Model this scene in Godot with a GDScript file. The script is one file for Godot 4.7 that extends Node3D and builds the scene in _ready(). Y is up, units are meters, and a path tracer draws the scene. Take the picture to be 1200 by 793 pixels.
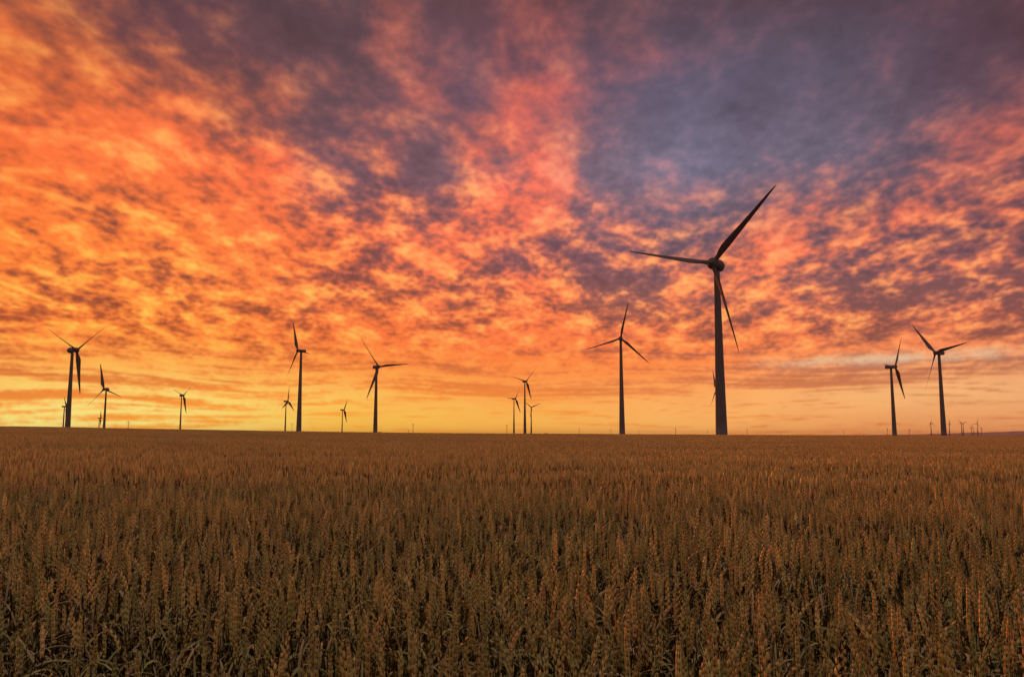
extends Node3D
# A wheat field at sundown with wind turbines along the horizon.
# x runs right, -z runs away from the camera, y is up, metres.

const EYE := 1.31
const CANOPY := 0.80

# share of dark cloud, 0..9: rows every 2 degrees of elevation from the horizon up, columns every 3 degrees of azimuth from -36 to 36
const COVER := [
	"4444444444444444444444444",
	"4444444444444444444444444",
	"5544444444444444444444444",
	"5543323322332233333444444",
	"3354443543443355445556766",
	"2234443554554466555656666",
	"1133323235446565543555654",
	"1133222344544465554444555",
	"1113222564543366665665555",
	"1131121664755277776775434",
	"3212244665644368888887667",
	"1213444666654468899878789",
	"4325655666574367899988899",
	"4467879765774565789888899",
	"4466858674775467879788899",
	"4466857583775378879788899",
]
const TINT_EL := [0.0, 1.7, 3.4, 6.0, 12.0, 18.0, 24.0, 30.0]
# colour of the lit cloud undersides and of the thick or gapped parts, columns every 12 degrees of azimuth from -36 to 36
const LIT := [
	["ffdc76", "ffd466", "fc9f2c", "f7982f", "f18d38", "df7b3d", "d27341"],
	["ffe084", "ffec94", "ffd36c", "fbc46a", "f9ca80", "efbd80", "e8b27c"],
	["ffb454", "ffbe5a", "ffaa4c", "fa9240", "f59048", "efa666", "e6a26e"],
	["ff8338", "ff893a", "fd7d3c", "fa7840", "f67c45", "ee7b4b", "e6774c"],
	["fa7a36", "fc7d3a", "fa7442", "f4724a", "ec7550", "e4704e", "e06a49"],
	["e86b38", "f4703f", "ea694a", "f06e56", "a16972", "b0605d", "bb5c4e"],
	["d76b39", "d2663f", "b25b4f", "c35e53", "945962", "824f59", "804442"],
	["975034", "934d3c", "974e49", "9a5049", "7e494b", "70434b", "6d3c3c"],
]
const DARK := [
	["f09632", "f4962e", "f58c23", "f08728", "e67d30", "d57138", "c8693c"],
	["f0903b", "f0953c", "f59637", "eb913b", "e68b41", "d48047", "c77848"],
	["d27036", "de7e37", "eb8337", "e27a3c", "d37446", "c47650", "b76f4e"],
	["ab5433", "af5532", "bb5f37", "b85f40", "a75d4a", "95574b", "874f48"],
	["924e3e", "905042", "8e524f", "88565a", "7a5b66", "755561", "6f4a52"],
	["8c4f46", "8a504a", "765660", "85606a", "746e83", "6c5f70", "6a4852"],
	["754441", "6d464a", "644a51", "6f5262", "5c5467", "584d5d", "55383f"],
	["59393a", "4e3a43", "5a4349", "664349", "553f46", "4e393f", "493034"],
]
const SLOPE := [0.0140, 0.0130, 0.0108, 0.0089, 0.0071, 0.0057, 0.0050, 0.0043, 0.0034, 0.0024, 0.0014, 0.0003, -0.0012]

var rng := RandomNumberGenerator.new()
var taken := {}
var n_warp: FastNoiseLite
var n_big: FastNoiseLite
var n_mid: FastNoiseLite
var n_fine: FastNoiseLite
var n_band: FastNoiseLite
var n_field: FastNoiseLite
var m_paint: StandardMaterial3D
var m_blade: StandardMaterial3D
var m_steel: StandardMaterial3D
var m_wheat: StandardMaterial3D


func _ready() -> void:
	rng.seed = 11
	var cam := Camera3D.new()
	cam.name = "camera"
	cam.fov = rad_to_deg(2.0 * atan(396.5 / 960.0))
	cam.position = Vector3(0, EYE, 0)
	cam.rotation.x = atan(113.5 / 960.0)
	cam.near = 0.05
	cam.far = 40000.0
	add_child(cam)
	cam.current = true

	make_noises()
	var env := Environment.new()
	env.background_mode = Environment.BG_SKY
	env.tonemap_mode = Environment.TONE_MAPPER_LINEAR
	env.tonemap_exposure = 1.0
	env.sdfgi_enabled = true
	env.ssao_enabled = true
	env.ssil_enabled = true
	env.fog_enabled = true
	env.fog_density = 0.00002
	env.fog_light_color = Color(0.95, 0.62, 0.36)
	var sky := Sky.new()
	var pan := PanoramaSkyMaterial.new()
	pan.panorama = ImageTexture.create_from_image(make_sky())
	sky.sky_material = pan
	env.sky = sky
	var we := WorldEnvironment.new()
	we.name = "environment"
	we.environment = env
	add_child(we)

	# the sun itself is at the horizon behind the cloud on the left: a weak, broad, deep orange light
	var sun := DirectionalLight3D.new()
	sun.name = "sun"
	sun.light_color = Color(1.0, 0.46, 0.17)
	sun.light_energy = 0.75
	sun.light_angular_distance = 20.0
	sun.shadow_enabled = true
	add_child(sun)
	sun.look_at_from_position(Vector3.ZERO, -Vector3(sin(deg_to_rad(-17.0)) * cos(0.10), sin(0.10), -cos(deg_to_rad(-17.0)) * cos(0.10)), Vector3.UP)

	make_materials()
	make_ground()
	make_turbines()
	make_far_things()
	make_wheat()


# ------------------------------------------------------------------ helpers
func numbered(called: String) -> String:
	if not taken.has(called):
		taken[called] = 0
		return called
	taken[called] += 1
	return "%s_%03d" % [called, taken[called]]


func tag(o: Node, label: String, category: String, group := "", kind := "") -> void:
	if label:
		o.set_meta("label", label)
	if category:
		o.set_meta("category", category)
	if group:
		o.set_meta("group", group)
	if kind:
		o.set_meta("kind", kind)


func part(called: String, mesh: Mesh, mat: Material, parent: Node) -> MeshInstance3D:
	var o := MeshInstance3D.new()
	o.name = called
	o.mesh = mesh
	if mat:
		o.material_override = mat
	parent.add_child(o, true)
	return o


func noise(s: int, octaves: int, gain := 0.5) -> FastNoiseLite:
	var n := FastNoiseLite.new()
	n.noise_type = FastNoiseLite.TYPE_SIMPLEX_SMOOTH
	n.seed = s
	n.frequency = 1.0
	n.fractal_type = FastNoiseLite.FRACTAL_FBM if octaves > 1 else FastNoiseLite.FRACTAL_NONE
	n.fractal_octaves = octaves
	n.fractal_gain = gain
	return n


func make_noises() -> void:
	n_warp = noise(3, 1)
	n_big = noise(7, 4, 0.5)
	n_mid = noise(19, 4, 0.5)
	n_fine = noise(41, 4, 0.6)
	n_band = noise(53, 3, 0.55)
	n_field = noise(77, 2)


# ------------------------------------------------------------------ sky
func control_cover(az: float, el: float) -> float:
	var fx := clampf((az + 36.0) / 3.0, 0.0, 23.999)
	var fy := clampf(el / 2.0, 0.0, 14.999)
	var i := int(fx)
	var j := int(fy)
	var u := fx - i
	var v := fy - j
	var r0: String = COVER[j]
	var r1: String = COVER[j + 1]
	var a := lerpf(r0.unicode_at(i) - 48, r0.unicode_at(i + 1) - 48, u)
	var b := lerpf(r1.unicode_at(i) - 48, r1.unicode_at(i + 1) - 48, u)
	var d := lerpf(a, b, v) / 9.0
	var out := maxf(smoothstep(37.0, 50.0, absf(az)), smoothstep(31.0, 42.0, el))
	return lerpf(d, 0.5, out)


func control_tint(table: Array, az: float, el: float, rear: Color, top: Color) -> Color:
	var fx := clampf((az + 36.0) / 12.0, 0.0, 5.999)
	var i := int(fx)
	var u := fx - i
	var j := 0
	while j < 6 and el > TINT_EL[j + 1]:
		j += 1
	var v := clampf((el - TINT_EL[j]) / (TINT_EL[j + 1] - TINT_EL[j]), 0.0, 1.0)
	var a := Color.html(table[j][i]).lerp(Color.html(table[j][i + 1]), u)
	var b := Color.html(table[j + 1][i]).lerp(Color.html(table[j + 1][i + 1]), u)
	var c := a.lerp(b, v)
	c = c.lerp(rear, smoothstep(38.0, 110.0, absf(az + 10.0)))
	return c.lerp(top, smoothstep(26.0, 50.0, el))


# one rectangle of the sky, az and el in degrees, as RGB bytes from the top row down
func sky_patch(az0: float, az1: float, el0: float, el1: float, w: int, h: int) -> Image:
	var cw := int(ceil((az1 - az0) / 3.0))
	var ch := int(ceil((el1 - el0) / 2.0))
	var ctrl := [Image.create(cw, ch, false, Image.FORMAT_RGBF), Image.create(cw, ch, false, Image.FORMAT_RGBF), Image.create(cw, ch, false, Image.FORMAT_RF)]
	for y in ch:
		var el := el1 - (y + 0.5) * (el1 - el0) / ch
		for x in cw:
			var az := az0 + (x + 0.5) * (az1 - az0) / cw
			ctrl[0].set_pixel(x, y, control_tint(LIT, az, el, Color(0.62, 0.49, 0.46), Color(0.80, 0.63, 0.55)))
			ctrl[1].set_pixel(x, y, control_tint(DARK, az, el, Color(0.44, 0.385, 0.41), Color(0.54, 0.475, 0.49)))
			ctrl[2].set_pixel(x, y, Color(control_cover(az, el), 0, 0))
	for im in ctrl:
		im.resize(w, h, Image.INTERPOLATE_CUBIC)
	var lit: PackedFloat32Array = ctrl[0].get_data().to_float32_array()
	var dark: PackedFloat32Array = ctrl[1].get_data().to_float32_array()
	var cover: PackedFloat32Array = ctrl[2].get_data().to_float32_array()
	var out := PackedByteArray()
	out.resize(w * h * 3)
	for y in h:
		var el := el1 - (y + 0.5) * (el1 - el0) / h
		var e := deg_to_rad(el)
		var se := sin(e)
		var ce := cos(e)
		var soft := smoothstep(11.0, 24.0, el)          # higher cloud is nearer, larger and softer
		var low := 1.0 - smoothstep(3.2, 8.0, el)         # thin bands towards the horizon
		var clear := 1.0 - smoothstep(1.0, 5.0, el)
		var a_mid := lerpf(0.44, 0.38, soft)
		var a_fine := lerpf(0.25, 0.15, soft)
		var edge := lerpf(0.27, 0.40, soft)
		for x in w:
			var az := az0 + (x + 0.5) * (az1 - az0) / w
			var k := y * w + x
			var a := deg_to_rad(az)
			var q := ce / (se + 0.20)
			var px := sin(a) * q
			var pz := -cos(a) * q
			var wx := n_warp.get_noise_2d(px * 2.2, pz * 2.2)
			var wz := n_warp.get_noise_2d(px * 2.2 + 31.0, pz * 2.2 - 17.0)
			var sx := px + wx * 0.035
			var sz := pz + wz * 0.035
			# the puffs are drawn out a little along the wind
			var tx := sx * 0.98 + sz * 0.2
			var tz := sz * 0.98 - sx * 0.2
			var f1 := n_big.get_noise_2d(tx * 2.9, tz * 1.9)
			var f2 := n_mid.get_noise_2d(tx * 6.8, tz * 4.7)
			var f3 := n_fine.get_noise_2d(px * 26.0, pz * 19.0)
			var m := 0.5 + (cover[k] - 0.5) - 0.05 * (1.0 - soft) + lerpf(0.22, 0.34, soft) * f1 + a_mid * f2 + a_fine * f3
			if low > 0.0:
				var bend := n_warp.get_noise_2d(az * 0.05, el * 0.2) * 0.45
				var b1 := n_band.get_noise_2d(az * 0.045 + 9.0, (el + bend + az * 0.012) * 1.15)
				var b2 := n_band.get_noise_2d(az * 0.11 - 4.0, (el + bend) * 3.4 + 5.0)
				# under the edge of the cloud sheet the air is clear: only a few thin streaks are left
				var sheet := 2.3 + 0.035 * maxf(0.0, az) + 0.35 * n_warp.get_noise_2d(az * 0.09, 2.0) - 2.2 * smoothstep(-8.0, -22.0, az)
				var open := 1.0 - smoothstep(sheet - 0.25, sheet + 0.45, el)
				var lines := cover[k] + 0.55 * b1 + 0.46 * b2 + 0.22 * f2 + 0.14 * f3
				lines += 0.22 * (1.0 - smoothstep(0.2, 1.6, el - sheet)) * smoothstep(-14.0, 0.0, az)
				lines = lerpf(lines, 0.18 + 0.9 * maxf(0.0, b2 - 0.12) + 0.10 * b1, open * 0.95)
				m = lerpf(m, lines, low * 0.92)
			m = clampf((m - (0.5 - edge)) / (2.0 * edge), 0.0, 1.0)
			m = m * m * (3.0 - 2.0 * m)
			# thinner and thicker places inside the lit and the dark cloud
			var thin := 1.05 - (0.17 - 0.05 * soft) * f2 * (1.0 - low) - (0.17 - 0.11 * soft) * f3 * (1.0 - 0.9 * low) - 0.10 * f1 * (1.0 - 0.7 * low)
			var r := lerpf(lit[k * 3], dark[k * 3], m) * thin
			var g := lerpf(lit[k * 3 + 1], dark[k * 3 + 1], m) * thin
			var b := lerpf(lit[k * 3 + 2], dark[k * 3 + 2], m) * thin
			var hot := clampf((-f2 - 0.35 * f3 - 0.02) * 1.5, 0.0, 1.0) * (1.0 - m) * (1.0 - low) * maxf(0.0, lit[k * 3] - 0.55)
			g += hot * 0.38
			b += hot * 0.14
			if az > 12.0 and az < 36.0 and el > 3.6 and el < 6.2:
				# a slit in the cloud with pale evening sky behind it
				var slit := exp(-pow((el - 4.85 - 0.012 * (az - 24.0) + 0.18 * f2) / 0.36, 2.0)) * smoothstep(15.0, 21.0, az) * smoothstep(34.0, 29.0, az)
				slit *= clampf(0.95 + 0.9 * f1 - 0.5 * f3, 0.0, 1.0)
				r = lerpf(r, 0.89, slit)
				g = lerpf(g, 0.74, slit)
				b = lerpf(b, 0.60, slit)
			out[k * 3] = clampi(int(r * 255.0 + 0.5), 0, 255)
			out[k * 3 + 1] = clampi(int(g * 255.0 + 0.5), 0, 255)
			out[k * 3 + 2] = clampi(int(b * 255.0 + 0.5), 0, 255)
	return Image.create_from_data(w, h, false, Image.FORMAT_RGB8, out)


func make_sky() -> Image:
	var whole := Image.create(4096, 2048, false, Image.FORMAT_RGB8)
	whole.fill(Color(0.30, 0.19, 0.12))
	var far := sky_patch(-180, 180, 0, 90, 1024, 256)
	far.resize(4096, 1024, Image.INTERPOLATE_CUBIC)
	whole.blit_rect(far, Rect2i(0, 0, 4096, 1024), Vector2i.ZERO)
	# the part towards the sunset at full resolution: 84 x 36 degrees
	var w := 956
	var h := 410
	var az1 := w * 180.0 / 4096.0
	var el1 := h * 180.0 / 2048.0
	whole.blit_rect(sky_patch(-az1, az1, 0, el1, w, h), Rect2i(0, 0, w, h), Vector2i(2048 - w / 2, 1024 - h))
	# straight ahead (-z) lies at the picture's edge
	var turned := Image.create(4096, 2048, false, Image.FORMAT_RGB8)
	turned.blit_rect(whole, Rect2i(2048, 0, 2048, 2048), Vector2i.ZERO)
	turned.blit_rect(whole, Rect2i(0, 0, 2048, 2048), Vector2i(2048, 0))
	return turned


# ------------------------------------------------------------------ materials
func make_materials() -> void:
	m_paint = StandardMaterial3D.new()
	m_paint.resource_name = "backlit tower paint"
	m_paint.albedo_color = Color(0.15, 0.14, 0.145).linear_to_srgb()  # pale tower paint, darkened here to carry its backlit tone
	m_paint.roughness = 0.8
	var streak := NoiseTexture2D.new()
	streak.width = 256
	streak.height = 256
	streak.seamless = true
	streak.noise = noise(5, 4)
	streak.noise.frequency = 0.02
	var ramp := Gradient.new()
	ramp.set_color(0, Color(0.82, 0.81, 0.79))
	ramp.set_color(1, Color(1, 1, 1))
	streak.color_ramp = ramp
	m_paint.albedo_texture = streak
	m_paint.uv1_triplanar = true
	m_paint.uv1_scale = Vector3(0.25, 0.03, 0.25)
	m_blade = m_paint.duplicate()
	m_blade.resource_name = "backlit blade paint"
	m_blade.albedo_color = Color(0.115, 0.11, 0.112).linear_to_srgb()  # backlit darkness of the pale blades put into the colour
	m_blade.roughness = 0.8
	m_steel = StandardMaterial3D.new()
	m_steel.resource_name = "dull galvanised steel"
	m_steel.albedo_color = Color(0.18, 0.18, 0.19).linear_to_srgb()
	m_steel.roughness = 0.6
	m_wheat = StandardMaterial3D.new()
	m_wheat.resource_name = "ripe wheat"
	m_wheat.vertex_color_use_as_albedo = true
	m_wheat.roughness = 0.45
	m_wheat.backlight = Color(0.9, 0.78, 0.58)
	m_wheat.cull_mode = BaseMaterial3D.CULL_DISABLED


# ------------------------------------------------------------------ ground
func ground(x: float, z: float) -> float:
	var r := sqrt(x * x + z * z) + 1e-6
	var t := clampf(x / r, -0.6, 0.6) if z <= 0.0 else signf(x) * 0.6
	var f := clampf((t + 0.6) * 10.0, 0.0, 11.999)
	var i := int(f)
	return 300.0 * tanh(r / 300.0) * lerpf(SLOPE[i], SLOPE[i + 1], f - i)


func make_ground() -> void:
	var st := SurfaceTool.new()
	st.begin(Mesh.PRIMITIVE_TRIANGLES)
	var angles := []
	var a := -180.0
	while a < 180.0:
		angles.append(a)
		a += 1.5 if absf(a) < 60.0 else 6.0
	angles.append(180.0)
	var radii := [0.0, 0.6, 1.2, 2.0, 3.0, 4.5, 6.5, 9.0]
	while radii[-1] < 24000.0:
		radii.append(radii[-1] * 1.16)
	var crop := noise(90, 1)
	crop.noise_type = FastNoiseLite.TYPE_CELLULAR
	crop.cellular_return_type = FastNoiseLite.RETURN_CELL_VALUE
	var n := angles.size()
	for ri in radii.size():
		for ai in n:
			var r: float = radii[ri]
			var t := deg_to_rad(angles[ai])
			var x := sin(t) * r
			var z := -cos(t) * r
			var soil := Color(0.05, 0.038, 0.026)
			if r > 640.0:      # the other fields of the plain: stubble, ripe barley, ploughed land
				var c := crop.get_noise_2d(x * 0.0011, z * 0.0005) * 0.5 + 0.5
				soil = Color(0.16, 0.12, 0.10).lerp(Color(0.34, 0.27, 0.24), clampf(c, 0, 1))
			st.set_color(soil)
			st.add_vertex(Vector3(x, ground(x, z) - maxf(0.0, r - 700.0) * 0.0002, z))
	for ri in radii.size() - 1:
		for ai in n - 1:
			var p := ri * n + ai
			for k in [p, p + n, p + 1, p + 1, p + n, p + n + 1]:
				st.add_index(k)
	st.generate_normals()
	var m := StandardMaterial3D.new()
	m.resource_name = "dry soil"
	m.vertex_color_use_as_albedo = true
	m.roughness = 0.95
	var tex := NoiseTexture2D.new()
	tex.width = 512
	tex.height = 512
	tex.seamless = true
	tex.noise = noise(8, 5)
	tex.noise.frequency = 0.03
	var ramp := Gradient.new()
	ramp.set_color(0, Color(0.6, 0.58, 0.55))
	ramp.set_color(1, Color(1, 1, 1))
	tex.color_ramp = ramp
	m.albedo_texture = tex
	m.uv1_triplanar = true
	m.uv1_scale = Vector3(0.9, 0.9, 0.9)
	var g := part("ground", st.commit(), m, self)
	g.set_meta("kind", "structure")

	# low ridge far off on the right
	st = SurfaceTool.new()
	st.begin(Mesh.PRIMITIVE_TRIANGLES)
	var rows := 9
	var cols := 120
	for j in rows:
		for i in cols:
			var az := deg_to_rad(lerpf(14.0, 62.0, i / (cols - 1.0)))
			var r := lerpf(9000.0, 12500.0, j / (rows - 1.0))
			var up := sin(PI * j / (rows - 1.0)) * (8.0 + 52.0 * smoothstep(22.0, 36.0, rad_to_deg(az))) * (1.0 + 0.25 * n_field.get_noise_2d(az * 30.0, 3.0)) * smoothstep(14.0, 18.0, rad_to_deg(az))
			st.set_color(Color(0.20, 0.165, 0.17).lerp(Color(0.32, 0.26, 0.25), clampf(n_field.get_noise_2d(az * 60.0, j * 0.8) + 0.5, 0, 1)))
			st.add_vertex(Vector3(sin(az) * r, up - 4.0, -cos(az) * r))
	for j in rows - 1:
		for i in cols - 1:
			var p := j * cols + i
			for k in [p, p + cols, p + 1, p + 1, p + cols, p + cols + 1]:
				st.add_index(k)
	st.generate_normals()
	var hm := m.duplicate()
	hm.resource_name = "far fields"
	hm.albedo_texture = null
	var hills := part("hills", st.commit(), hm, self)
	hills.set_meta("kind", "structure")


# ------------------------------------------------------------------ wind turbines
func lathe(profile: Array, sides: int, along_z := false) -> ArrayMesh:
	# profile: [radius, height] pairs from one end to the other
	var st := SurfaceTool.new()
	st.begin(Mesh.PRIMITIVE_TRIANGLES)
	st.set_smooth_group(0)
	var n := profile.size()
	var at := func(j: int, i: int) -> Vector3:
		var t := TAU * i / sides
		var r: float = profile[j][0]
		var h: float = profile[j][1]
		return Vector3(r * cos(t), r * sin(t), h) if along_z else Vector3(r * cos(t), h, -r * sin(t))
	for j in n - 1:
		for i in sides:
			var a: Vector3 = at.call(j, i)
			var b: Vector3 = at.call(j, i + 1)
			var c: Vector3 = at.call(j + 1, i)
			var d: Vector3 = at.call(j + 1, i + 1)
			for v in [a, c, b, b, c, d]:
				st.add_vertex(v)
	st.generate_normals()
	return st.commit()


func blade_mesh() -> ArrayMesh:
	# 35 m blade along +y: round root, widest at a fifth of its length, thin twisted tip
	var st := SurfaceTool.new()
	st.begin(Mesh.PRIMITIVE_TRIANGLES)
	st.set_smooth_group(0)
	var secs := [[0.0, 1.7, 1.0], [0.03, 1.7, 1.0], [0.07, 1.9, 0.85], [0.12, 2.7, 0.5], [0.18, 3.25, 0.33], [0.25, 3.15, 0.27], [0.35, 2.7, 0.23], [0.48, 2.2, 0.20], [0.6, 1.8, 0.18], [0.72, 1.42, 0.17], [0.84, 1.05, 0.16], [0.93, 0.72, 0.15], [0.98, 0.40, 0.14], [1.0, 0.08, 0.14]]
	var rings := []
	for s in secs:
		var ring := []
		var twist := -deg_to_rad(54.0 - 9.0 * clampf((s[0] - 0.15) / 0.85, 0, 1))
		for i in 12:
			var t := TAU * i / 12.0
			var c: float = s[1]
			var cx: float = cos(t) * c * 0.5
			# pointed trailing edge where the section is an aerofoil
			var thick: float = sin(t) * c * 0.5 * s[2] * (1.0 if s[2] > 0.9 else (0.55 + 0.45 * cos(t * 0.5) * cos(t * 0.5)))
			cx += (0.0 if s[2] > 0.9 else -0.22 * (c - 1.7 * s[2]))
			ring.append(Vector3(cx * cos(twist) - thick * sin(twist), s[0] * 34.0 + 1.0, cx * sin(twist) + thick * cos(twist) + s[0] * s[0] * 1.2))
		rings.append(ring)
	for j in rings.size() - 1:
		for i in 12:
			var k := (i + 1) % 12
			for v in [rings[j][i], rings[j + 1][i], rings[j][k], rings[j][k], rings[j + 1][i], rings[j + 1][k]]:
				st.add_vertex(v)
	st.generate_normals()
	return st.commit()


func bevel_box(size: Vector3, b: float) -> ArrayMesh:
	# a box whose long (z) edges are chamfered and whose ends taper a little
	var st := SurfaceTool.new()
	st.begin(Mesh.PRIMITIVE_TRIANGLES)
	st.set_smooth_group(-1)
	var hx := size.x / 2
	var hy := size.y / 2
	var outline := [Vector2(-hx + b, -hy), Vector2(hx - b, -hy), Vector2(hx, -hy + b), Vector2(hx, hy - b), Vector2(hx - b, hy), Vector2(-hx + b, hy), Vector2(-hx, hy - b), Vector2(-hx, -hy + b)]
	var rings := []
	for s in [[-0.5, 0.82], [-0.46, 1.0], [0.46, 1.0], [0.5, 0.85]]:
		var ring := []
		for p in outline:
			ring.append(Vector3(p.x * s[1], p.y * s[1], s[0] * size.z))
		rings.append(ring)
	for j in 3:
		for i in 8:
			var k := (i + 1) % 8
			for v in [rings[j][i], rings[j][k], rings[j + 1][i], rings[j][k], rings[j + 1][k], rings[j + 1][i]]:
				st.add_vertex(v)
	for i in range(1, 7):
		for v in [rings[0][0], rings[0][i + 1], rings[0][i]]:
			st.add_vertex(v)
		for v in [rings[3][0], rings[3][i], rings[3][i + 1]]:
			st.add_vertex(v)
	st.generate_normals()
	return st.commit()


var blade_shape: ArrayMesh
var egg_shape: ArrayMesh
var egg_spinner: ArrayMesh
var box_shape: ArrayMesh
var box_spinner: ArrayMesh
var collar_shape: ArrayMesh
var door_shape: ArrayMesh


func turbine(x: float, z: float, hub: float, reach: float, yaw: float, phase: float, egg: bool, sides: int, label: String, group: String, width := 1.0) -> void:
	var root := Node3D.new()
	root.name = numbered("wind_turbine")
	add_child(root)
	root.position = Vector3(x, ground(x, z) - maxf(0.0, sqrt(x * x + z * z) - 700.0) * 0.0002, z)
	root.rotation.y = deg_to_rad(yaw)
	tag(root, label, "wind turbine", group)
	var s := reach / 35.0
	# tower: wide foot, straight taper, flanges where its sections are bolted together
	var top := hub - (2.2 if egg else 1.45) * s
	var rb := 2.15 * width * maxf(hub / 65.0, s) ** 0.6
	var rt := 1.08 * width * s
	var prof := [[0.0, -0.6], [rb * 1.10, -0.6], [rb * 1.10, 0.25], [rb, 0.3]]
	for k in range(1, 13):
		var t := k / 12.0
		prof.append([lerpf(rb, rt, 1.0 - (1.0 - t) ** 1.25), lerpf(0.3, top, t)])
	prof.append([0.0, top])
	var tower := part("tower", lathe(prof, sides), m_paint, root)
	if sides >= 16:
		for k in [0.33, 0.66]:
			var rr := lerpf(rb, rt, 1.0 - (1.0 - k) ** 1.25)
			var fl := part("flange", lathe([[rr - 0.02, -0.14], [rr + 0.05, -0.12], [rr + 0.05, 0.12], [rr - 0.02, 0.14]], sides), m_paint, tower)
			fl.position.y = lerpf(0.3, top, k)
		var door := part("door", door_shape, m_steel, tower)
		door.position = Vector3(0, 1.9, rb - 0.03)
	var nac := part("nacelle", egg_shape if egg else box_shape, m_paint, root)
	nac.position.y = hub
	nac.scale = Vector3.ONE * s * (0.80 if egg else 1.0)
	if sides >= 16:
		var vane := part("wind_vane", collar_shape, m_steel, nac)
		vane.position = Vector3(0, 2.5 if egg else 1.7, -3.6)
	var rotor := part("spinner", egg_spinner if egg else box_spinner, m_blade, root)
	rotor.position = Vector3(0, hub, 4.1 * s)
	rotor.scale = Vector3.ONE * s * (0.80 if egg else 1.0)
	var broad := 0.95 if absf(z) < 400.0 else (1.1 if absf(z) < 1180.0 else (1.2 if absf(z) > 3900.0 else (1.4 if absf(z) < 1700.0 else 1.8)))
	for k in 3:
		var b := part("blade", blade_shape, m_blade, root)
		b.position = Vector3(0, hub, 4.1 * s)
		b.rotation.z = -deg_to_rad(phase + 120.0 * k)
		b.scale = Vector3(s * broad, s, s * broad)


func make_turbines() -> void:
	blade_shape = blade_mesh()
	var egg := [[0.0, -6.4]]
	for k in range(1, 15):
		var t := k / 15.0
		egg.append([2.85 * sin(PI * pow(t, 0.72) * 0.78) * 1.02, lerpf(-6.4, 1.9, t)])
	egg.append([1.8, 1.9])
	egg.append([0.0, 1.95])
	egg_shape = lathe(egg, 24, true)
	var nose := [[0.0, -2.0], [2.0, -1.95]]
	for k in range(0, 13):
		var t := k / 12.0
		nose.append([2.75 * sin(PI * (0.30 + 0.70 * t)), lerpf(-1.7, 3.0, t)])
	nose[-1] = [0.0, 3.0]
	egg_spinner = lathe(nose, 24, true)
	box_shape = bevel_box(Vector3(3.3, 3.3, 10.4), 0.7)
	var cone := [[0.0, -1.0], [1.5, -1.0]]
	for k in range(0, 9):
		var t := k / 8.0
		cone.append([1.62 * cos(PI * 0.5 * t * t), lerpf(-0.9, 2.2, t)])
	box_spinner = lathe(cone, 16, true)
	collar_shape = lathe([[0.09, -0.4], [0.07, 1.2], [0.16, 1.25], [0.16, 1.4], [0.0, 1.45]], 8)
	door_shape = bevel_box(Vector3(1.0, 2.3, 0.22), 0.12)

	var big := "wind turbines standing around the wheat field"
	turbine(78.0, -306.6, 65, 36.0, -34.9, 44.6, true, 32, "largest wind turbine, nearest to the camera, with a round nacelle", big, 1.0)
	turbine(-351.1, -650.3, 65, 35.3, 77.1, 52.3, true, 24, "tallest wind turbine at the far left, with one blade hanging down", big)
	turbine(-596.6, -1203.7, 65, 38.0, -19.6, 108.8, true, 20, "mid-sized wind turbine just right of the tall leftmost one", big, 0.9)
	turbine(-557.2, -1382.1, 65, 31.3, 74.1, 46.9, true, 16, "small lone wind turbine with raised V-shaped blades in the yellow glow", big, 0.75)
	turbine(-1052.9, -1930.7, 65, 37.6, 103.3, 65.6, false, 16, "small edge-on wind turbine close against the left of the tall leftmost one", big, 0.9)
	turbine(-1612.6, -3212.9, 65, 38.0, 108.5, 89.0, false, 12, "tiny edge-on wind turbine between the two left turbines", big)
	turbine(-249.4, -963.2, 98, 37.6, -50.4, 100.7, false, 24, "tall slender wind turbine seen nearly edge-on, left of centre", big, 1.15)
	turbine(-442.0, -1604.5, 65, 32.4, 81.0, 2.7, false, 16, "small wind turbine just left of the tall slender edge-on one", big, 0.8)
	turbine(-442.5, -2143.9, 65, 36.0, 81.4, 32.4, false, 16, "small wind turbine between the tall slender one and its right neighbour", big, 0.8)
	turbine(-131.1, -789.5, 65, 33.7, 38.9, 82.6, false, 24, "wind turbine left of centre with one blade pointing level to the right", big)
	turbine(111.1, -830.7, 98, 38.5, -7.6, 12.8, false, 24, "tall slender wind turbine facing the camera, left of the largest one", big, 1.1)
	turbine(19.2, -1226.3, 80, 28.8, 40.5, 41.9, false, 16, "tallest wind turbine of the cluster of three at the centre", big, 0.95)
	turbine(3.5, -1469.6, 65, 28.4, 53.3, 31.6, false, 16, "leftmost wind turbine of the cluster of three at the centre", big, 0.8)
	turbine(44.8, -1916.3, 65, 24.0, 11.9, 67.5, false, 16, "smallest, rightmost wind turbine of the cluster of three at the centre", big, 0.95)
	turbine(295.5, -1171.4, 65, 31.0, -84.0, -16.0, false, 16, "wind turbine hidden behind the largest one's tower, two blade tips showing", big, 0.7)
	turbine(357.6, -770.2, 65, 34.5, 45.8, 30.3, false, 24, "wind turbine on the right seen from the side with long nacelle", big)
	turbine(438.5, -836.6, 85, 40.6, -70.1, 80.8, false, 24, "rightmost tall wind turbine with three blades spread wide", big, 1.1)


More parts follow.
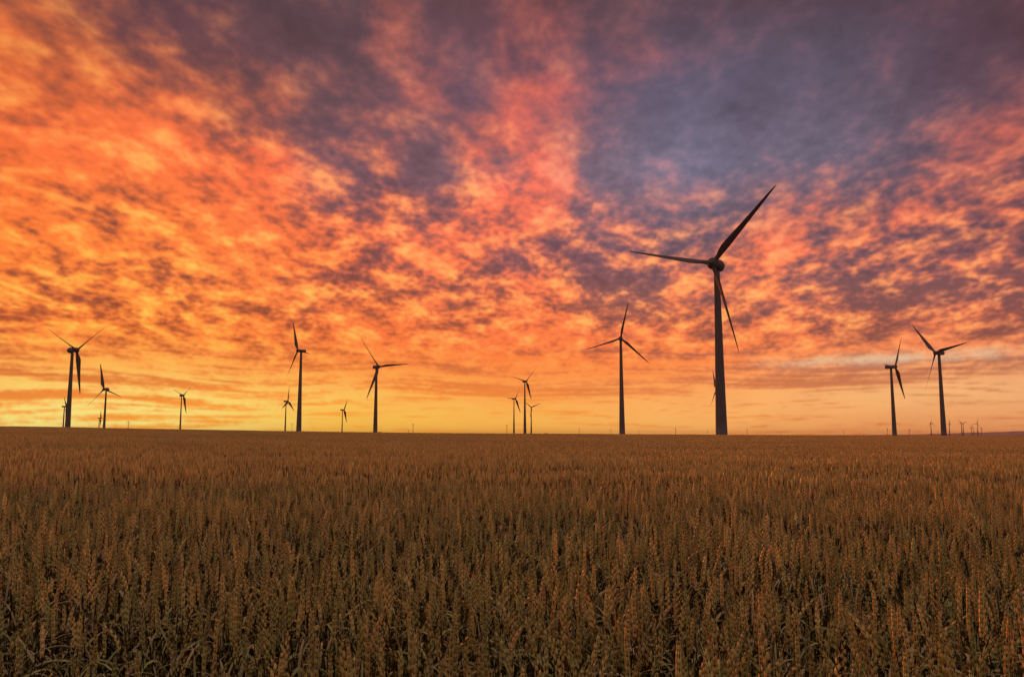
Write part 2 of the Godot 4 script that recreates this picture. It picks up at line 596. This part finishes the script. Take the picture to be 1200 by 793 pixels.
func make_far_things() -> void:
	var far := "tiny wind turbines on the far horizon"
	var row := [[2123, -4171, "tiny wind turbine just left of the rightmost tall turbine's tower"], [2364, -4450, "tiny wind turbine just right of the rightmost tall turbine's tower"],
		[2352, -4306, "left one of the close pair of tiny turbines at the right"], [2614, -4769, "right one of the close pair of tiny turbines at the right"],
		[3650, -6540, "left one of two very small turbines low on the right horizon"], [3900, -6960, "right one of two very small turbines low on the right horizon"],
		[2516, -4450, "tiny turbine second from the right end of the distant row"], [3960, -6950, "rightmost tiny turbine of the distant row"]]
	for k in row.size():
		var a: Array = row[k]
		turbine(a[0], a[1], 65, 30.0, 30.0 + 47.0 * k, 23.0 * k, false, 8, a[2], far, 1.3)
	var specks := [[4270, -8851, "speck of a turbine between the two tall turbines on the right"], [3920, -8605, "speck of a turbine just left of the side-on turbine at right"], [4990, -12394, "speck of a turbine well left of the side-on turbine at right"],
		[1539, -7743, "speck of a turbine midway between slender turbine and the largest one"], [2855, -9994, "speck of a turbine just right of the largest turbine's foot"], [1240, -10327, "speck of a turbine just left of the slender front-facing turbine"],
		[1911, -12394, "speck of a turbine just right of the slender front-facing turbine"], [2938, -12394, "speck of a turbine second left of the largest turbine's foot"], [2996, -12000, "speck of a turbine nearest left of the largest turbine's foot"]]
	for k in specks.size():
		var a: Array = specks[k]
		turbine(a[0], a[1], 66, 32.0, 20.0 + 61.0 * k, 31.0 * k, false, 8, a[2], far, 1.2)
	var line := "power line masts on the horizon"
	mast(-811, -3033, 44.0, "thin mast between the two turbines left of centre", line)
	mast(-378, -3146, 44.0, "mast with crossarm right of the turbine with the level blade", line)
	mast(-480, -3816, 26.0, "shorter mast beside the crossarm mast left of centre", line)
	mast(-21, -3398, 44.0, "thin mast just left of the central turbine cluster", line)
	mast(409, -4999, 44.0, "thin mast between the central cluster and the slender turbine", line)
	mast(-1018, -2183, 36.0, "thin mast right of the two left turbines in the yellow glow", line)
	var hedge := "bushes on the field's far edge"
	bush(-141.0, -880.0, 3.4, 4.6, "dark round bush at foot of the turbine with level blade", hedge)
	bush(-131.0, -884.0, 2.0, 3.4, "small low bush right of the dark round bush", hedge)
	bush(36.0, -1190.0, 2.6, 7.0, "long low bush right of the central turbine cluster", hedge)
	bush(50.0, -1195.0, 3.6, 6.0, "taller bush right of the central turbine cluster", hedge)


func rod(st: SurfaceTool, a: Vector3, b: Vector3, r: float) -> void:
	var d := (b - a).normalized()
	var s := d.cross(Vector3(0.3, 0.2, 1.0)).normalized()
	var t := d.cross(s)
	for i in 4:
		var u := (s * cos(TAU * i / 4.0) + t * sin(TAU * i / 4.0)) * r
		var v := (s * cos(TAU * (i + 1) / 4.0) + t * sin(TAU * (i + 1) / 4.0)) * r
		for p in [a + u, b + u, a + v, a + v, b + u, b + v]:
			st.add_vertex(p)


func mast(x: float, z: float, h: float, label: String, group: String) -> void:
	var root := Node3D.new()
	root.name = numbered("power_mast")
	add_child(root)
	root.position = Vector3(x, ground(x, z) - maxf(0.0, sqrt(x * x + z * z) - 700.0) * 0.0002 - 0.3, z)
	root.rotation.y = 0.3
	tag(root, label, "mast", group)
	for s in [[-1, -1], [-1, 1], [1, -1], [1, 1]]:
		var st := SurfaceTool.new()
		st.begin(Mesh.PRIMITIVE_TRIANGLES)
		rod(st, Vector3(s[0] * 1.6, 0, s[1] * 1.6), Vector3(s[0] * 0.35, h, s[1] * 0.35), 0.16)
		st.generate_normals()
		part("leg", st.commit(), m_steel, root)
	var br := SurfaceTool.new()
	br.begin(Mesh.PRIMITIVE_TRIANGLES)
	for k in 9:
		var y0 := h * k / 9.0
		var y1 := h * (k + 1) / 9.0
		var w0 := lerpf(1.6, 0.35, k / 9.0)
		var w1 := lerpf(1.6, 0.35, (k + 1) / 9.0)
		for f in 4:
			var q := Basis(Vector3.UP, f * PI / 2)
			rod(br, q * Vector3(-w0, y0, w0), q * Vector3(w1, y1, w1), 0.08)
			rod(br, q * Vector3(w0, y0, w0), q * Vector3(-w1, y1, w1), 0.08)
	br.generate_normals()
	part("bracing", br.commit(), m_steel, root)
	for k in [[0.97, 5.0], [0.86, 7.0]]:
		var st := SurfaceTool.new()
		st.begin(Mesh.PRIMITIVE_TRIANGLES)
		rod(st, Vector3(-k[1], h * k[0], 0), Vector3(k[1], h * k[0], 0), 0.22)
		rod(st, Vector3(-k[1], h * k[0], 0), Vector3(0, h * k[0] + 1.6, 0), 0.12)
		rod(st, Vector3(k[1], h * k[0], 0), Vector3(0, h * k[0] + 1.6, 0), 0.12)
		st.generate_normals()
		part("crossarm", st.commit(), m_steel, root)


func bush(x: float, z: float, h: float, w: float, label: String, group: String) -> void:
	var root := Node3D.new()
	root.name = numbered("bush")
	add_child(root)
	root.position = Vector3(x, ground(x, z) - maxf(0.0, sqrt(x * x + z * z) - 700.0) * 0.0002, z)
	tag(root, label, "bush", group)
	var st := SurfaceTool.new()
	st.begin(Mesh.PRIMITIVE_TRIANGLES)
	for k in 5:
		rod(st, Vector3(0, -0.2, 0), Vector3(rng.randf_range(-0.3, 0.3) * w, h * 0.8, rng.randf_range(-0.3, 0.3) * w), 0.07)
	st.generate_normals()
	var wood := StandardMaterial3D.new()
	wood.albedo_color = Color(0.09, 0.07, 0.05).linear_to_srgb()
	part("trunk", st.commit(), wood, root)
	st = SurfaceTool.new()
	st.begin(Mesh.PRIMITIVE_TRIANGLES)
	var lumps := []
	for k in 9:
		lumps.append([Vector3(rng.randf_range(-0.42, 0.42) * w, rng.randf_range(0.35, 0.8) * h, rng.randf_range(-0.4, 0.4) * w), rng.randf_range(0.16, 0.3) * h * 1.3])
	for k in 900:
		var l: Array = lumps[k % 9]
		var p: Vector3 = l[0] + Vector3(rng.randfn(), rng.randfn(), rng.randfn()).normalized() * l[1] * sqrt(rng.randf())
		var b := Basis(Quaternion.from_euler(Vector3(rng.randf() * TAU, rng.randf() * TAU, 0))) * 0.16
		st.set_color(Color(0.05, 0.07, 0.025) * rng.randf_range(0.7, 1.3))
		for v in [Vector3(-1, 0, 0), Vector3(0, 1, 0), Vector3(1, 0, 0), Vector3(-1, 0, 0), Vector3(1, 0, 0), Vector3(0, -1, 0)]:
			st.add_vertex(p + b * v)
	st.generate_normals()
	var leaf := StandardMaterial3D.new()
	leaf.vertex_color_use_as_albedo = true
	leaf.roughness = 0.7
	part("crown", st.commit(), leaf, root)


# ------------------------------------------------------------------ wheat
class Shape:
	var v := PackedVector3Array()
	var n := PackedVector3Array()
	var c := PackedColorArray()

	func tri(a: Vector3, b: Vector3, d: Vector3, col: Color) -> void:
		var nn := (d - a).cross(b - a).normalized()
		v.append(a); v.append(b); v.append(d)
		n.append(nn); n.append(nn); n.append(nn)
		c.append(col); c.append(col); c.append(col)

	# a grain in its husk: a six-cornered lens with rounded shading
	func floret(at: Vector3, u: Vector3, s: Vector3, t: Vector3, l: float, w: float, h: float, col: Color, outward := Vector3.ZERO) -> void:
		var p := [at + u * l * 0.6, at - u * l * 0.4, at + s * w * 0.5, at - s * w * 0.5, at + t * h * 0.5, at - t * h * 0.5]
		var q := [u, -u, s, -s, t, -t]
		for k in 6:
			q[k] = (q[k] + outward * 0.9).normalized()  # the husks lie closely along the ear and round it off
		for f in [[0, 2, 4], [0, 4, 3], [0, 3, 5], [0, 5, 2], [1, 4, 2], [1, 3, 4], [1, 5, 3], [1, 2, 5]]:
			for k in f:
				v.append(p[k]); n.append(q[k]); c.append(col)

	func tube(path: Array, radii: Array, sides: int, col: Color) -> void:
		for j in path.size() - 1:
			for i in sides:
				var t0 := TAU * i / sides
				var t1 := TAU * (i + 1) / sides
				var n0 := Vector3(cos(t0), 0, sin(t0))
				var n1 := Vector3(cos(t1), 0, sin(t1))
				var a: Vector3 = path[j] + n0 * radii[j]
				var b: Vector3 = path[j] + n1 * radii[j]
				var d: Vector3 = path[j + 1] + n0 * radii[j + 1]
				var e: Vector3 = path[j + 1] + n1 * radii[j + 1]
				for x in [[a, n0], [d, n0], [b, n1], [b, n1], [d, n0], [e, n1]]:
					v.append(x[0]); n.append(x[1]); c.append(col)

	func add(o: Shape, m: Transform3D, tint := Color.WHITE) -> void:
		for k in o.v.size():
			v.append(m * o.v[k])
			n.append((m.basis * o.n[k]).normalized())
			c.append(o.c[k] * tint)

	func mesh() -> ArrayMesh:
		var arr := []
		arr.resize(Mesh.ARRAY_MAX)
		arr[Mesh.ARRAY_VERTEX] = v
		arr[Mesh.ARRAY_NORMAL] = n
		arr[Mesh.ARRAY_COLOR] = c
		var m := ArrayMesh.new()
		m.add_surface_from_arrays(Mesh.PRIMITIVE_TRIANGLES, arr)
		return m


const STRAW := Color(0.68, 0.48, 0.165)
const GREENISH := Color(0.32, 0.345, 0.115)
const DRY_LEAF := Color(0.42, 0.32, 0.16)


func vary(c: Color, k: float) -> Color:
	var f := 1.0 + rng.randf_range(-k, k)
	return Color(c.r * f * (1.0 + rng.randf_range(-0.04, 0.04)), c.g * f, c.b * f * (1.0 + rng.randf_range(-0.08, 0.08)))


# ear on an axis that starts at the origin and leans by «bend» towards +x at its tip
func ear_shape(length: float, bend: float, col: Color, awn: float) -> Shape:
	var s := Shape.new()
	var levels := 11
	for i in levels:
		var t := (i + 0.3) / levels
		var base := Vector3(bend * t * t * length, length * t * (1.0 - 0.25 * bend * bend * t), 0)
		var up := Vector3(2.0 * bend * t, 1, 0).normalized()
		var out := Vector3(1, 0, 0) if i % 2 == 0 else Vector3(-1, 0, 0)
		out = (out - up * out.dot(up)).normalized()
		var across := Vector3(0, 0, 1)
		var size := (0.58 + 0.34 * sin(PI * clampf(t * 0.80 + 0.16, 0, 1)))
		if t > 0.8:
			size *= 1.0 - (t - 0.8) * 2.2
		for kk in 3:
			var k := kk - 1
			var d := (up + out * (0.20 if k == 0 else 0.12) + across * 0.17 * k).normalized()
			var at := base + out * 0.0031 * size * (1.25 if k == 0 else 0.7) + across * 0.0031 * k * size + up * 0.004
			var side := d.cross(out).normalized()
			var col2 := vary(col, 0.09)
			s.floret(at, d, side, side.cross(d).normalized(), 0.020 * size, 0.0064 * size, 0.0056 * size, col2, (out * (0.9 if k == 0 else 0.5) + across * k).normalized())
			if awn > 0.0 and t > 0.35:
				var tip := at + d * 0.0095 * size
				var far := tip + (d + up * 0.6).normalized() * awn * rng.randf_range(0.5, 1.2)
				s.tri(tip + side * 0.0006, far, tip - side * 0.0006, col2)
	var top := Vector3(bend * length, length * (1.0 - 0.25 * bend * bend), 0)
	s.floret(top, Vector3(bend, 1, 0).normalized(), Vector3(0, 0, 1), Vector3(1, 0, 0), 0.013, 0.005, 0.004, vary(col, 0.1))
	return s


func stem_shape(h: float, sway: float, col: Color) -> Shape:
	var s := Shape.new()
	var path := []
	var radii := []
	for k in 6:
		var t := k / 5.0
		path.append(Vector3(sway * t * t * 0.12 - sway * 0.12, h * t, 0.006 * sin(t * 5.0 + sway)))
		radii.append(lerpf(0.0024, 0.0013, t))
	var end: Vector3 = path[-1]
	for k in 6:
		path[k] -= Vector3(end.x, 0, end.z) * (k / 5.0)
	s.tube(path, radii, 4, col)
	return s


# long blade that rises from the stem, arches over and droops
func leaf_shape(at: Vector3, heading: float, length: float, rise: float, droop: float, width: float, col: Color) -> Shape:
	var s := Shape.new()
	var p := at
	var pitch := rise
	var out := Vector3(cos(heading), 0, sin(heading))
	var side := Vector3(-sin(heading), 0, cos(heading))
	var n := 8
	var last := []
	var roll := rng.randf_range(-0.5, 0.5)
	for k in n + 1:
		var t := float(k) / n
		var w := width * (0.55 + 0.9 * t if t < 0.4 else 0.91 * (1.0 - (t - 0.4) / 0.6)) * 0.5 + 0.0003
		var d := out * cos(pitch) + Vector3.UP * sin(pitch)
		var up := -out * sin(pitch) + Vector3.UP * cos(pitch)
		var a := roll * t * 2.6
		var lat := side * cos(a) + up * sin(a)
		var nor := up * cos(a) - side * sin(a)
		var now := [p + lat * w + nor * w * 0.45, p, p - lat * w + nor * w * 0.45]
		if k > 0:
			s.tri(last[0], now[0], last[1], col); s.tri(last[1], now[0], now[1], col)
			s.tri(last[1], now[1], last[2], col); s.tri(last[2], now[1], now[2], col)
		last = now
		p += d * length / n
		pitch -= droop / n * (0.5 + t * 1.5) + rng.randf_range(-0.08, 0.08)
	return s


func make_wheat() -> void:
	# --- single plants: ear, stem and leaves of twelve kinds
	var kinds := []
	for k in 16:
		var green := clampf(rng.randfn(0.62, 0.2), 0.25, 1.0) if k % 2 else clampf(rng.randfn(0.06, 0.1), 0.0, 0.3)
		var col := STRAW.lerp(GREENISH, green) * Color(1.03, 0.98, 0.92)
		var h := rng.randf_range(0.665, 0.735)
		var bend: float = [0.05, 0.12, 0.0, 0.2, 0.08, 0.45, 0.15, 0.03, 0.25, 0.1, 0.7, 0.06, 0.3, 0.02, 0.14, 0.9][k]
		var ear := ear_shape(rng.randf_range(0.084, 0.122), bend, col, 0.010 if k % 3 else 0.018)
		var ear_up := Shape.new()
		ear_up.add(ear, Transform3D(Basis(Vector3.UP, rng.randf() * 0.6), Vector3(0, h - 0.003, 0)))
		var stem := stem_shape(h, rng.randf_range(-1, 1), vary(STRAW.lerp(GREENISH, minf(1.0, green + 0.25)) * 0.5, 0.1))  # stem colour darkened to deepen the shade in the gaps between ears
		var leaves := []
		for l in [0.78, 0.60, 0.42]:
			if rng.randf() < 0.82:
				var lc := vary(DRY_LEAF.lerp(GREENISH, clampf(green + rng.randf_range(-0.3, 0.3), 0, 1)), 0.15)
				leaves.append(leaf_shape(Vector3(0, h * l + rng.randf_range(-0.03, 0.03), 0), rng.randf() * TAU, rng.randf_range(0.13, 0.24), rng.randf_range(0.7, 1.35), rng.randf_range(1.2, 3.4), rng.randf_range(0.007, 0.0125), lc))
		var all := Shape.new()
		all.add(ear_up, Transform3D.IDENTITY)
		all.add(stem, Transform3D.IDENTITY)
		var leaf_meshes := []
		for l in leaves:
			all.add(l, Transform3D.IDENTITY)
			leaf_meshes.append(l.mesh())
		kinds.append({"ear": ear_up.mesh(), "stem": stem.mesh(), "leaves": leaf_meshes, "all": all.mesh(), "look": "greenish" if green > 0.4 else ("tan" if green > 0.2 else "golden brown"), "pose": "an upright" if bend < 0.11 else ("a slightly curved" if bend < 0.4 else "a nodding")})

	# --- where the plants of the near field stand
	var near := 9.0
	var cell := 0.063
	var spots := []
	var steps := int(near / cell)
	for iz in range(0, steps + 1):
		for ix in range(-steps, steps + 1):
			var x := (ix + rng.randf_range(-0.48, 0.48)) * cell
			var z := -(iz + rng.randf_range(-0.48, 0.48)) * cell
			var r := sqrt(x * x + z * z)
			if r < 1.15 or r > near or absf(atan2(x, -z)) > 0.86:
				continue
			var patch := n_field.get_noise_2d(x * 0.9, z * 0.9)
			if rng.randf() < 0.06 - 0.25 * patch:
				continue
			var tall := 1.0 + 0.085 * n_field.get_noise_2d(x * 0.55 + 40.0, z * 0.55) + rng.randfn(0.0, 0.05)
			# the trodden corner at the left of the front edge
			var trod := smoothstep(0.75, 0.25, Vector2(x + 1.15, z + 1.75).length())
			tall *= 1.0 - 0.2 * trod
			var lean := absf(rng.randfn(0.0, 0.06)) + (0.5 * rng.randf() if rng.randf() < 0.07 + 0.4 * trod else 0.0)
			var b := Basis(Vector3(cos(r * 91.0), 0, sin(r * 91.0)), lean) * Basis(Vector3.UP, rng.randf() * TAU)
			# the field's edge is still greener, in patches
			var green_share := 0.18 + 0.72 * smoothstep(7.5, 2.4, r + 4.0 * n_field.get_noise_2d(x * 0.3 + 5.0, z * 0.3))
			var g := n_field.get_noise_2d(x * 0.35 - 9.0, z * 0.35 + 20.0)
			var f := rng.randf_range(0.62, 1.32)
			var tint := Color(f * (1.0 - 0.28 * maxf(0.0, g)), f * (1.0 - 0.10 * maxf(0.0, g)), f * rng.randf_range(0.9, 1.08))
			spots.append({"r": r, "x": x, "z": z, "basis": b.scaled(Vector3(1, 1, 1) * tall), "kind": (rng.randi() % 8) * 2 + (1 if rng.randf() < green_share else 0), "tint": tint, "top": 0.78 * tall})

	# --- the 300 that show largest are plants of their own
	var front := []
	for i in spots.size():
		var s: Dictionary = spots[i]
		var down := atan2(EYE - s.top + 0.05, s.r)
		if down < deg_to_rad(15.6) and absf(s.x / -s.z) < 0.62:
			front.append([s.r, i])
	front.sort_custom(func(a, b): return a[0] < b[0])
	var single := {}
	var mats := []
	for f in [[0.58, 0.60, 0.58], [0.80, 0.76, 0.78], [1.0, 1.0, 1.0], [0.92, 0.84, 0.75], [0.70, 0.80, 0.62], [1.0, 0.92, 0.84]]:
		var m: StandardMaterial3D = m_wheat.duplicate()
		m.albedo_color = Color(minf(1.0, f[0]), minf(1.0, f[1]), minf(1.0, f[2])).linear_to_srgb()
		mats.append(m)
	for k in mini(300, front.size()):
		var i: int = front[k][1]
		single[i] = true
		var s: Dictionary = spots[i]
		var kind: Dictionary = kinds[s.kind]
		var mat: Material = mats[i % 6]
		var root := Node3D.new()
		root.name = numbered("wheat_plant")
		add_child(root)
		root.transform = Transform3D(s.basis, Vector3(s.x, ground(s.x, s.z), s.z))
		tag(root, "%s wheat plant with %s ear, front rows, %s" % [kind.look, kind.pose, place_of(s.x / -s.z)], "wheat", "front rows of wheat plants")
		part("ear", kind.ear, mat, root)
		part("stem", kind.stem, mat, root)
		for l in kind.leaves:
			part("leaf", l, mat, root)

	# --- all the rest of the crop is one mass
	var crop := Node3D.new()
	crop.name = "wheat_crop"
	add_child(crop)
	tag(crop, "brown ripe wheat crop covering the whole field to the horizon", "wheat field", "", "stuff")
	for k in 16:
		var own := []
		for i in spots.size():
			if spots[i].kind == k and not single.has(i):
				own.append(spots[i])
		var mm := MultiMesh.new()
		mm.transform_format = MultiMesh.TRANSFORM_3D
		mm.use_colors = true
		mm.mesh = kinds[k].all
		mm.instance_count = own.size()
		for i in own.size():
			var s: Dictionary = own[i]
			mm.set_instance_transform(i, Transform3D(s.basis, Vector3(s.x, ground(s.x, s.z), s.z)))
			mm.set_instance_color(i, s.tint)
		crowd(mm, crop)

	# --- middle distance: square metres of simpler plants
	var plots := []
	for k in 5:
		plots.append(plot(1.0, 200, true).mesh())
	lay(plots, 1.0, near, 46.0, 0.80, crop)
	plots = []
	for k in 3:
		plots.append(plot(4.0, 3300, false).mesh())
	lay(plots, 4.0, 46.0, 620.0, 0.74, crop)


func place_of(side: float) -> String:
	var names := ["in the lower left corner", "left of centre", "at the centre", "right of centre", "in the lower right corner"]
	return names[clampi(int((side + 0.62) / 0.248), 0, 4)]


func crowd(mm: MultiMesh, parent: Node) -> void:
	var o := MultiMeshInstance3D.new()
	o.name = "wheat_stalks"
	o.multimesh = mm
	o.material_override = m_wheat
	parent.add_child(o, true)


func plot(side: float, count: int, detailed: bool) -> Shape:
	var s := Shape.new()
	for i in count:
		var at := Vector3(rng.randf_range(-0.5, 0.5) * side, 0, rng.randf_range(-0.5, 0.5) * side)
		var h := 0.70 * (1.0 + rng.randfn(0.0, 0.04) + 0.05 * n_field.get_noise_2d(at.x * 1.3 + count, at.z * 1.3))
		var lean := Vector3(rng.randfn(0.0, 0.03), 0, rng.randfn(0.0, 0.03))
		var foot := at - lean + Vector3(0, 0.25, 0)
		var neck := at + Vector3(0, h, 0)
		var up := (lean * 3.0 + Vector3.UP).normalized()
		var col := vary(STRAW.lerp(GREENISH, clampf(rng.randfn(0.0, 0.18), 0.0, 0.8)) * Color(1.06, 0.96, 0.86), 0.42)
		var l := rng.randf_range(0.075, 0.10)
		var turn := rng.randf() * TAU
		if detailed:
			var rings := 6
			var last := []
			for j in rings + 1:
				var t := float(j) / rings
				var w := (0.0060 * sin(PI * clampf(t * 0.85 + 0.10, 0, 1)) + 0.0004) * (1.12 if j % 2 else 0.88)
				var now := []
				for k in 4:
					now.append(neck + up * l * t + Vector3(cos(turn + TAU * k / 4), 0, sin(turn + TAU * k / 4)) * w)
				if j > 0:
					for k in 4:
						var k2 := (k + 1) % 4
						s.tri(last[k], now[k], last[k2], col)
						s.tri(last[k2], now[k], now[k2], col)
				last = now
			s.tube([foot, neck], [0.002, 0.0014], 3, col * 0.55)  # stem darker than its ear: shade of the gaps put into the colour
			if rng.randf() < 0.75:
				var d := Vector3(cos(turn), 0, sin(turn))
				var sd := Vector3(-sin(turn), 0, cos(turn)) * 0.005
				var a := foot.lerp(neck, rng.randf_range(0.4, 0.85))
				var b := a + d * 0.06 + Vector3(0, 0.06, 0)
				var e := b + d * 0.07 + Vector3(0, rng.randf_range(-0.05, 0.03), 0)
				var lc := vary(DRY_LEAF, 0.2)
				s.tri(a - sd, b - sd, a + sd, lc); s.tri(a + sd, b - sd, b + sd, lc); s.tri(b - sd, e, b + sd, lc)
		else:
			var mid := neck + up * l * 0.45
			var tip := neck + up * l
			var c := []
			for k in 3:
				c.append(mid + Vector3(cos(turn + TAU * k / 3), 0, sin(turn + TAU * k / 3)) * 0.0075)
			for k in 3:
				s.tri(c[k], tip, c[(k + 1) % 3], col)
				s.tri(neck, c[k], c[(k + 1) % 3], col)
			var w2 := Vector3(cos(turn), 0, sin(turn)) * 0.003
			s.tri(foot - w2, neck, foot + w2, col * 0.55)  # same shade below the ears put into the stem colour
	return s


func lay(plots: Array, side: float, r0: float, r1: float, half: float, parent: Node) -> void:
	var places := []
	for k in plots.size():
		places.append([])
	var n := int(ceil(r1 / side)) + 1
	for iz in range(0, n):
		for ix in range(-n, n + 1):
			var x := ix * side
			var z := -iz * side
			var r := sqrt(x * x + z * z)
			if r < r0 + side * 0.3 or r > r1 + side * 0.3 or absf(atan2(x, -z)) > half:
				continue
			var e := 1.0
			var hx := (ground(x + e, z) - ground(x - e, z)) / (2 * e)
			var hz := (ground(x, z + e) - ground(x, z - e)) / (2 * e)
			var tall := 1.0 + 0.09 * n_field.get_noise_2d(x * 0.22 + 40.0, z * 0.22) + rng.randfn(0.0, 0.02)
			var turn := Basis(Vector3.UP, (rng.randi() % 4) * PI / 2)
			var shear := Basis(Vector3(1, hx, 0), Vector3(0, tall, 0), Vector3(0, hz, 1))
			var g := n_field.get_noise_2d(x * 0.05 - 9.0, z * 0.05 + 20.0)
			var f := rng.randf_range(0.88, 0.98) * (1.0 + 0.10 * n_field.get_noise_2d(x * 0.03, z * 0.10))
			var tint := Color(f * (1.0 - 0.22 * maxf(0.0, g)), f * (1.0 - 0.08 * maxf(0.0, g)), f)
			places[rng.randi() % plots.size()].append([Transform3D(shear * turn, Vector3(x, ground(x, z), z)), tint])
	for k in plots.size():
		var mm := MultiMesh.new()
		mm.transform_format = MultiMesh.TRANSFORM_3D
		mm.use_colors = true
		mm.mesh = plots[k]
		mm.instance_count = places[k].size()
		for i in places[k].size():
			mm.set_instance_transform(i, places[k][i][0])
			mm.set_instance_color(i, places[k][i][1])
		crowd(mm, parent)
